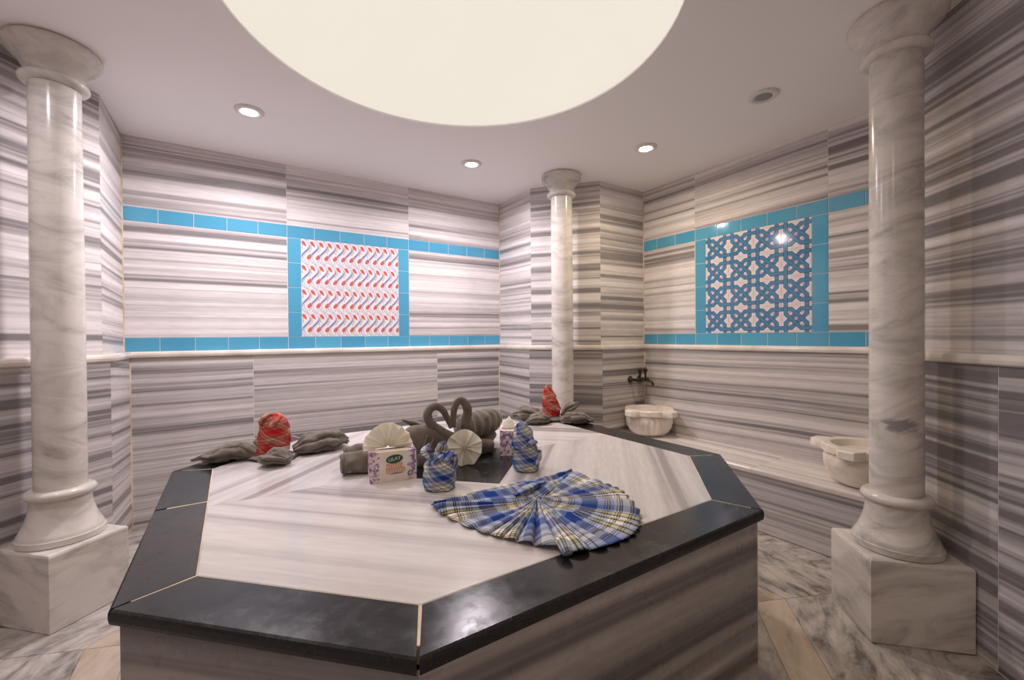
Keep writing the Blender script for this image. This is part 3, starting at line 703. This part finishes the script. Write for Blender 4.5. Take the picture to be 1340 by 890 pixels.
# --- blue plaid cloth laid out as a pleated fan
def fan_cloth():
    hub = Vector((.000, -.612)); T = thing('plaid_cloth', 'blue and white plaid cloth spread as a pleated fan on the platform', 'cloth', (hub.x, hub.y, ZP))
    tab = [(150, .352), (160, .330), (174, .297), (188, .280), (204, .278), (219, .284), (232, .302), (245, .330), (247, .352), (256, .350), (268, .348), (285, .351), (302, .338), (325, .310), (349, .322), (362, .322), (380, .343), (391, .360)]
    def R(a):
        for (a0, r0), (a1, r1) in zip(tab, tab[1:]):
            if a0 <= a <= a1: return r0+(r1-r0)*(a-a0)/(a1-a0)
        return tab[-1][1]
    V, F, U = [], [], []
    nr, na = 22, 250
    for i in range(nr+1):
        for j in range(na+1):
            s_ = j/na; a = 150+241*s_; f = .05+.95*i/nr; r = R(a)*f
            ph = 2*PI*(25*s_+.55*math.sin(9*s_+1)+.3*math.sin(23*s_))
            w_ = .5+.5*math.cos(ph)
            amp = (.006+.017*f)*(.75+.35*math.sin(17*s_+2))
            a2 = a+math.degrees(.028*math.sin(ph+.9))*f
            z = .003+amp*w_**.8+.016*math.exp(-(r/.05)**2)
            if f > .9: z = z*(1-.35*(f-.9)/.1); r += .006*math.cos(ph)
            # the puckered heap right of the hub
            px_, py_ = r*math.cos(math.radians(a2)), r*math.sin(math.radians(a2))
            g = math.exp(-(((px_-.02)/.06)**2+((py_+.13)/.075)**2)); z += g*(.010+.014*noise.noise(Vector((px_*40, py_*40, 3))))
            V.append((px_, py_, z)); U.append((s_*6.0, r/.20+.15))
    for i in range(nr):
        for j in range(na):
            k = i*(na+1)+j; F.append((k, k+na+1, k+na+2, k+1))
    k0 = len(V)
    # smooth folded-over band between the two tips, running past the hub
    e0 = Vector((-.310, .178)); e1 = Vector((.306, .180)); nb, ne = 20, 90
    for i in range(nb+1):
        for j in range(ne+1):
            t_, s_ = i/nb, j/ne
            top = e0.lerp(e1, s_)+Vector((0, .030*math.sin(PI*s_)))
            low = (Vector((-.297, .150)).lerp(Vector((0, -.01)), min(1, s_*2))) if s_ < .5 else Vector((0, -.01)).lerp(Vector((.300, .160)), (s_-.5)*2)
            p = top.lerp(low, t_)
            z = .006+.016*math.sin(PI*min(1, t_*1.1))**.6*(.6+.4*math.cos(2*PI*2.2*t_+1.5*s_))+.010*t_*math.sin(PI*s_)+.006*math.sin(PI*t_)*noise.noise(Vector((p.x*18, p.y*18, 5)))
            if t_ > .98: z = .012
            V.append((p.x, p.y, max(.003, z))); U.append(((p.x+.31)/.175+.9, t_*.75+.62))
    for i in range(nb):
        for j in range(ne):
            k = k0+i*(ne+1)+j; F.append((k, k+1, k+ne+2, k+ne+1))
    me = mesh_from('pleated_cloth', V, F, 'blue_plaid', smooth=True, uvs=U)
    bm = bmesh.new(); bm.from_mesh(me); bmesh.ops.recalc_face_normals(bm, faces=bm.faces)
    bm.to_mesh(me); bm.free()
    o = obj('pleated_cloth', me, T); solid(o, .0022)
    # centre gather
    g = obj('gather', tube('gather', [(-.055, .055, .022), (-.01, .050, .034), (.04, .072, .034), (.11, .105, .026)], [.012, .02, .018, .008], [.008, .014, .012, .005], 'blue_plaid', 26, 16, 3, .14, nz=.006, seed=3, uvk=lambda s_, q: (s_*1.4, q*.5+.1)), T)
    # raised curl at the hem
    obj('hem_curl', tube('hem_curl', [(-.120, -.262, .012), (-.135, -.300, .022), (-.150, -.338, .014)], [.010, .015, .012], [.010, .016, .010], 'blue_plaid', 18, 14, 2, .15, nz=.004, seed=5, uvk=lambda s_, q: (s_*.6+.4, q*.4+.45)), T)
    return T
fan_cloth()
# --- plaid cloths rolled upright
def bundle(name, label, loc, prof, mat, tw=5.0, lean=(0, 0), flaps=(), rz=0.0, us=3.0, vs_=13.0, group=None, saw=.12):
    T = thing(name, label, 'cloth', (loc[0], loc[1], ZP), rz, group)
    zm = prof[-1][1]; fine = []
    for (r0, z0), (r1, z1) in zip(prof, prof[1:]):
        for i in range(5): u = i/5; fine.append((r0+(r1-r0)*u, z0+(z1-z0)*u))
    fine.append(prof[-1])
    def rf(r, z, a):
        f = (a/(2*PI)*1.0+z*tw) % 1.0
        f2 = (a/(2*PI)*2-z*tw*.8+.3) % 1.0
        return r*(1-saw/2+saw*f+.03*f2+.13*noise.noise(Vector((math.cos(a)*1.6, math.sin(a)*1.6, z*24)))+.06*noise.noise(Vector((math.cos(a)*4, math.sin(a)*4, z*50))))
    me = lathe('wrapped_cloth', fine, mat, 72, rf, uvk=lambda a, z, r: (us*(a/(2*PI))+z*vs_*.9, z*vs_-a/(2*PI)*.8))
    for v in me.vertices:
        k = (v.co.z/zm)**1.5; v.co.x += lean[0]*k; v.co.y += lean[1]*k
    obj('wrapped_cloth', me, T)
    for i, (pts, w_, h_) in enumerate(flaps):
        obj('fold', tube('fold', pts, w_, h_, mat, 16, 14, 2, .16, nz=.008, seed=i*2.1, uvk=lambda s_, q, i=i: (s_*.5+.2*i+.3, q*.6+.37*i)), T)
    return T
rv = -.5760
bundle('rolled_plaid_cloth', 'blue plaid cloth rolled upright with a tucked crown, before the white rosette', (-.205, -.270),
       [(.050, 0), (.060, .004), (.062, .025), (.062, .055), (.058, .080), (.050, .098), (.040, .110), (.036, .120), (.026, .132), (.004, .136)], 'blue_plaid', 5.5, rz=rv,
       flaps=[([(-.028, -.022, .095), (-.044, -.024, .128), (-.046, -.018, .150), (-.036, -.010, .168)], [.012, .024, .022, .006], [.006, .009, .008, .003]),
              ([(.0, .010, .105), (.006, .006, .140), (.010, .0, .160), (.016, -.006, .174)], [.022, .034, .026, .006], [.010, .013, .010, .003]),
              ([(.020, -.030, .098), (.036, -.022, .122), (.046, -.010, .140)], [.012, .020, .012], [.007, .010, .006]),
              ([(-.012, -.040, .104), (.004, -.042, .122), (.018, -.036, .132)], [.010, .014, .008], [.007, .009, .005]),
              ([(.045, -.005, .060), (.058, -.005, .100), (.056, .0, .128)], [.014, .018, .010], [.008, .010, .006])], group='rolled plaid cloths')
bundle('rolled_plaid_cloth', 'taller blue plaid cloth rolled upright with a pointed top, before the end-on tissue box', (.190, -.275),
       [(.044, 0), (.053, .004), (.056, .02), (.055, .045), (.053, .07), (.051, .095), (.049, .125), (.043, .150), (.034, .175), (.022, .196), (.003, .204)], 'blue_plaid', -6.5, (-.022, 0), rz=rv,
       flaps=[([(-.030, -.034, .085), (-.008, -.048, .110), (.020, -.040, .128), (.042, -.012, .120)], [.010, .020, .020, .010], [.008, .012, .010, .006]),
              ([(.030, -.030, .028), (.050, -.022, .055), (.056, -.006, .085)], [.016, .018, .010], [.008, .009, .005]),
              ([(-.034, -.020, .120), (-.026, -.026, .160), (-.024, -.012, .196)], [.012, .016, .006], [.008, .010, .004])], group='rolled plaid cloths')
bundle('rolled_plaid_cloth', 'red plaid cloth rolled upright with a round hood, on a knotted grey towel', (-.700, .575),
       [(.060, .026), (.068, .030), (.070, .06), (.069, .09), (.066, .12), (.062, .150), (.054, .175), (.044, .194), (.026, .207), (.003, .212)], 'red_plaid', 5.0, rz=rv,
       flaps=[([(-.030, -.040, .150), (-.036, -.046, .178), (-.016, -.034, .204), (.010, -.024, .208)], [.010, .018, .016, .008], [.008, .012, .010, .006]),
              ([(.006, -.050, .150), (.030, -.044, .172), (.040, -.022, .196)], [.014, .020, .012], [.009, .012, .008]),
              ([(-.052, -.048, .008), (-.046, -.055, .022), (-.036, -.058, .026)], [.010, .014, .010], [.008, .010, .008])], group='rolled plaid cloths')
bundle('rolled_plaid_cloth', 'red plaid cloth rolled into a pointed cone, on the grey towel before the slender column', (.965, .530),
       [(.050, .026), (.058, .030), (.060, .055), (.058, .08), (.054, .11), (.050, .14), (.044, .17), (.032, .20), (.018, .225), (.003, .240)], 'red_plaid', 7.5, (-.035, 0), rz=rv, saw=.12,
       flaps=[([(-.045, -.030, .090), (-.010, -.055, .082), (.035, -.038, .076), (.055, -.010, .084)], [.008, .014, .014, .008], [.006, .008, .008, .005]),
              ([(-.045, -.028, .140), (-.010, -.050, .136), (.030, -.030, .130)], [.008, .012, .008], [.006, .008, .005])], group='rolled plaid cloths')
# --- grey towels knotted like flowers
def knotted_towel(label, loc, rz, petals, pad, mat='grey_terry'):
    T = thing('knotted_towel', label, 'towel', (loc[0], loc[1], ZP), rz, 'knotted grey towels')
    obj('centre_fold', tube('centre_fold', [(-pad, 0, .012), (0, -.01, .016), (pad, 0, .012)], [pad*.5, pad*.8, pad*.5], [.010, .014, .010], mat, 20, 20, 3, .1, nz=.008, seed=1, flat=.001), T)
    for i, (pts, w_, h_, fo) in enumerate(petals):
        w_ = [q*1.12 for q in w_]; h_ = [q*.86 for q in h_]
        o = obj('petal_fold', tube('petal_fold', pts, w_, h_, mat, 50, 60, fo+3, .17, 1.5, .07, nz=.017, sharp=True, seed=i*1.9+.4, flat=.001, twist=.9), T)
        # a hem tucked over the petal
        p = [Vector(q)+Vector((0, -.006, lerp_list(h_, j/(len(pts)-1))*.82)) for j, q in enumerate(pts)]
        obj('hem', tube('hem', p, [.006, .012, .010, .004], [.004, .008, .007, .003], mat, 24, 12, 2, .2, nz=.007, seed=i+4.0), o)
    return T
knotted_towel('grey towel knotted like a flower around the hooded red cloth', (-.700, .560), rv,
    [([(-.075, -.015, .022), (-.14, -.025, .040), (-.23, -.05, .032), (-.335, -.085, .010)], [.03, .060, .055, .010], [.018, .040, .034, .006], 3),
     ([(.02, -.085, .020), (.055, -.105, .036), (.09, -.125, .038), (.14, -.135, .026)], [.030, .052, .056, .026], [.018, .036, .042, .020], 3),
     ([(.075, .04, .022), (.14, .09, .046), (.20, .16, .048), (.262, .220, .034)], [.030, .060, .068, .036], [.018, .046, .050, .020], 4),
     ([(-.055, .07, .022), (-.08, .11, .055), (-.10, .16, .045), (-.13, .20, .02)], [.030, .055, .05, .02], [.018, .050, .04, .012], 3)], .105)
knotted_towel('grey towel knotted like a flower around the pointed red cloth', (.955, .515), rv,
    [([(-.065, .005, .022), (-.12, .01, .042), (-.18, .025, .046), (-.262, .05, .032)], [.03, .065, .072, .034], [.018, .042, .046, .018], 4),
     ([(-.045, -.065, .018), (-.08, -.10, .032), (-.13, -.13, .032), (-.18, -.14, .016)], [.03, .056, .052, .02], [.016, .034, .034, .012], 3),
     ([(.055, -.055, .018), (.11, -.09, .034), (.17, -.115, .036), (.258, -.105, .020)], [.03, .058, .056, .022], [.016, .034, .038, .014], 3),
     ([(.07, .015, .022), (.10, .03, .060), (.14, .05, .085), (.190, .07, .105)], [.02, .035, .035, .018], [.018, .030, .028, .016], 3)], .10)
# --- swan-folded towels on two rolled towels
SO, SA = (-.2, .06), math.radians(-6)
def roll(label, dep, s0, s1, r, sd, grp):
    T = thing('rolled_towel', label, 'towel', (SO[0], SO[1], ZP), SA, grp)
    obj('roll', tube('roll', [(s0, dep, r), ((s0+s1)/2, dep, r), (s1, dep, r)], [r*.92, r, r*.92], [r*.92, r, r*.92], 'brown_grey_terry', 44, 30, 3, .07, 2, .05, nz=.011, seed=sd, flat=.0005), T)
    sp = []
    for i in range(30):
        a = .6+i*.42; q = r*.9*(1-i/34); sp.append((s0-.004, dep+q*math.cos(a), r+q*math.sin(a)))
    obj('rolled_end', tube('rolled_end', sp, [.006, .006], [.008, .008], 'brown_grey_terry', 70, 8), T)
roll('rolled grey towel lying directly behind the fanned tissue box', .0, -.285, -.075, .044, .5, 'rolled towels beside the swans')
roll('rolled grey towel tucked behind the other rolled towel, nearer the wall', .112, -.262, -.080, .046, 1.7, 'rolled towels beside the swans')
def swan(label, body, bw_, bh_, neck, nr_, tail, bands, bamp, folds):
    T = thing('towel_swan', label, 'towel', (SO[0], SO[1], ZP), SA, 'swan-folded towels')
    obj('body', tube('body', body, bw_, bh_, 'brown_grey_terry', 60, 36, folds, .05, bands, bamp, nz=.006, seed=2.0, flat=.001), T)
    obj('neck', tube('neck', neck, nr_, nr_, 'brown_grey_terry', 60, 18, 2, .05, nz=.003, seed=1.0), T)
    for tl in tail: obj('tail_fold', tube('tail_fold', tl[0], tl[1], tl[2], 'brown_grey_terry', 24, 18, 3, .12, nz=.006, seed=3.0, flat=.001), T)
    return T
sw = swan('smooth-bodied grey towel swan with looped neck, behind the fanned tissue box',
     [(-.035, .035, .075), (.02, .035, .090), (.085, .030, .092), (.145, .025, .082), (.195, .02, .070)], [.030, .068, .074, .064, .030], [.040, .076, .078, .068, .034],
     [(.190, -.005, .098), (.140, -.005, .130), (.094, -.005, .170), (.074, -.005, .212), (.084, -.005, .243), (.112, -.005, .255), (.143, -.005, .238), (.166, -.005, .197), (.184, -.005, .150)],
     [.031, .027, .0225, .0195, .018, .017, .0155, .0135, .009],
     [([(.09, .085, .135), (.035, .080, .168), (-.022, .075, .193)], [.05, .030, .005], [.022, .016, .005]),
      ([(.02, -.030, .030), (.09, -.040, .028), (.18, -.035, .026)], [.022, .030, .018], [.026, .027, .020])], 2, .02, 3)
for x_ in (.045, .078):
    pts = [(x_+.035*math.sin(a), .032-.0745*math.cos(a), .092+.0775*math.sin(a)) for a in [(-.6+2.3*i/12) for i in range(13)]]
    obj('woven_band', tube('woven_band', pts, [.0035, .0035], [.0025, .0025], 'towel_band', 28, 8), sw)
swan('grey towel swan with ribbed body and looped neck',
     [(.238, .05, .120), (.29, .070, .130), (.37, .112, .132), (.45, .168, .128), (.520, .226, .116)], [.036, .060, .064, .062, .040], [.040, .058, .060, .060, .040],
     [(.268, .03, .128), (.264, .015, .165), (.272, .01, .212), (.262, .005, .250), (.240, .0, .272), (.217, .0, .266), (.202, .0, .238), (.198, .0, .195), (.201, .0, .150)],
     [.031, .028, .0235, .0205, .0185, .017, .0155, .0135, .009],
     [([(.235, .05, .036), (.30, .035, .037), (.36, .03, .036), (.405, .03, .034)], [.034, .040, .040, .030], [.035, .036, .035, .028]),
      ([(.30, .14, .036), (.40, .175, .037), (.49, .225, .034)], [.034, .044, .034], [.035, .036, .033])], 7, .06, 2)
# --- tissue boxes, their tissues and the rosette
def pleated_disc(name, R, n, amp, a0=0.0, a1=2*PI, closed=True, nr=5, hub=.06):
    V, F = [], []; na = n*6
    for i in range(nr+1):
        f = hub+(1-hub)*i/nr
        for j in range(na+(0 if closed else 1)):
            a = a0+(a1-a0)*j/na; ph = (j/6.0) % 1.0; tri = 1-abs(2*ph-1)
            rr = R*f*(1+.03*tri*f+.02*math.sin(5*a)); V.append((rr*math.cos(a), rr*math.sin(a), amp*(tri-.5)*(.35+.65*f)*(1.0)))
    m_ = na if closed else na+1
    for i in range(nr):
        for j in range(na): j2 = (j+1) % m_; F.append((i*m_+j, i*m_+j2, (i+1)*m_+j2, (i+1)*m_+j))
    if closed: F.append(tuple(range(na-1, -1, -1)))
    return mesh_from(name, V, F, 'tissue')
def face_cam(loc, tilt=0.0, toward=None):
    n = (CAM-Vector(loc)); n.z = 0; n.normalize(); n = Vector((n.x*math.cos(tilt), n.y*math.cos(tilt), math.sin(tilt)))
    x = Vector((0, 0, 1)).cross(n).normalized(); y = n.cross(x)
    return Matrix((x, y, n)).transposed().to_4x4()
rl = (-.005, -.075, ZP+.0795)
ro = tag(obj('tissue_rosette', pleated_disc('tissue_rosette', .0775, 9, .032)), 'white pleated tissue rosette leaning on the grey towel swans', 'rosette')
ro.matrix_world = Matrix.Translation(rl) @ face_cam(rl, .12); solid(ro, .0016)
def text_mesh(name, body, size, mat, spacing=1.0, shear=0.0):
    cu = bpy.data.curves.new(name, 'FONT'); cu.body = body; cu.size = size; cu.align_x = 'CENTER'; cu.align_y = 'CENTER'; cu.extrude = .0002; cu.shear = shear; cu.space_character = spacing
    tmp = bpy.data.objects.new('t', cu); col.objects.link(tmp); dg = bpy.context.evaluated_depsgraph_get()
    me = bpy.data.meshes.new_from_object(tmp.evaluated_get(dg)); bpy.data.objects.remove(tmp); me.materials.clear(); me.materials.append(M[mat]); return me
def ellipse_mesh(name, a, b, mat, th_=.0006, n=32): return slab_mesh(name, [(a*math.cos(2*PI*i/n), b*math.sin(2*PI*i/n)) for i in range(n)], 0, th_, mat, .0002)
def tissue_box(label, loc, rz, fan):
    T = thing('tissue_box', label, 'tissue box', (loc[0], loc[1], ZP), rz, 'tissue boxes')
    W_, D_, H_ = .180, .092, .120
    me = slab_mesh('carton', rect(-W_/2, W_/2, -D_/2, D_/2), 0, H_, 'boxprint', .0015); obj('carton', me, T)
    fr = Matrix.Translation((0, -D_/2, 0)) @ Matrix.Rotation(PI/2, 4, 'X')
    def on(name, me, x, z, dy=.0001, rot=0.0, par=T): return obj(name, me, par, fr @ Matrix.Translation((x, z, dy)) @ Matrix.Rotation(rot, 4, 'Z'))
    on('logo', ellipse_mesh('logo', .033, .0175, 'logo_green'), .004, .088, rot=.10)
    on('logo_letters', text_mesh('logo_letters', 'LILAY', .019, 'logo_white'), .004, .088, .0010, .10)
    def scribble(name, L, h_, n_, w_):
        p = Print(['print_orange']); pts = []
        for i in range(n_*10+1):
            q = i/10*2*PI; pts.append((-L/2+L*i/(n_*10)+h_*.35*math.sin(q), h_*.5*math.cos(q)*(1 if int(i/10) % 3 else 1.35)))
        p.ribbon(pts, w_, 0.0, 'print_orange'); return mesh_from(name, p.V, p.F, ['print_orange'])
    on('printed_script', scribble('printed_script', .064, .017, 7, .0032), .004, .061, .0004, .04)
    on('printed_script', scribble('printed_script', .076, .014, 8, .0032), .008, .043, .0004, .04)
    on('printed_rule', ellipse_mesh('printed_rule', .030, .0028, 'print_violet', .0004), .010, .031, rot=.04)
    on('seal', ellipse_mesh('seal', .012, .011, 'print_dark', .0004), .066, .026); on('seal_centre', ellipse_mesh('seal_centre', .008, .0075, 'glaze_green', .0007), .066, .026)
    for k in range(26):
        sx = -1 if k % 2 else 1; x = sx*(.056+.028*random.random()); z = .008+.104*random.random()
        on('printed_petal', ellipse_mesh('printed_petal', .006, .0032, 'print_violet' if k % 3 else 'glaze_pink', .0003, 8), x, z, rot=random.random()*3)
    for k in range(16):
        e = ellipse_mesh('printed_petal', .006, .0034, 'print_violet' if k % 3 else 'glaze_pink', .0003, 8)
        obj('printed_petal', e, T, Matrix.Translation((-W_/2-.0001, -.038+.076*random.random(), .01+.10*random.random())) @ Matrix.Rotation(-PI/2, 4, 'Z') @ Matrix.Rotation(PI/2, 4, 'X') @ Matrix.Rotation(random.random()*3, 4, 'Z'))
    obj('slot', ellipse_mesh('slot', .055, .012, 'print_dark', .0006), T, Matrix.Translation((0, 0, H_)))
    if fan:
        o = obj('tissue_fan', pleated_disc('tissue_fan', .094, 8, .030, -.12, PI+.10, False), T, Matrix.Translation((-.016, .0, H_+.008)) @ Matrix.Rotation(PI/2-.18, 4, 'X')); solid(o, .0014)
        o = obj('tissue_corner', tube('tissue_corner', [(.05, .005, H_), (.058, .005, H_+.018), (.064, .006, H_+.040)], [.014, .012, .002], [.003, .003, .001], 'tissue', 12, 12, 3, .15), T)
    else:
        obj('tissue_tip', tube('tissue_tip', [(-.05, 0, H_), (-.03, .004, H_+.03), (-.01, .0, H_+.055)], [.040, .026, .003], [.012, .008, .002], 'tissue', 16, 16, 4, .15, nz=.004, seed=2), T)
    return T
tissue_box('floral tissue box with green oval logo and a fanned tissue, long side showing', (-.332+.0086, -.1045+.046, 0), math.radians(-10.6), True)
b2 = Vector((.243, -.058))+Vector((DV.x, DV.y))*.09
tissue_box('floral tissue box standing end-on beside the ribbed swan', (b2.x, b2.y, 0), math.atan2(DV.y, DV.x), False)
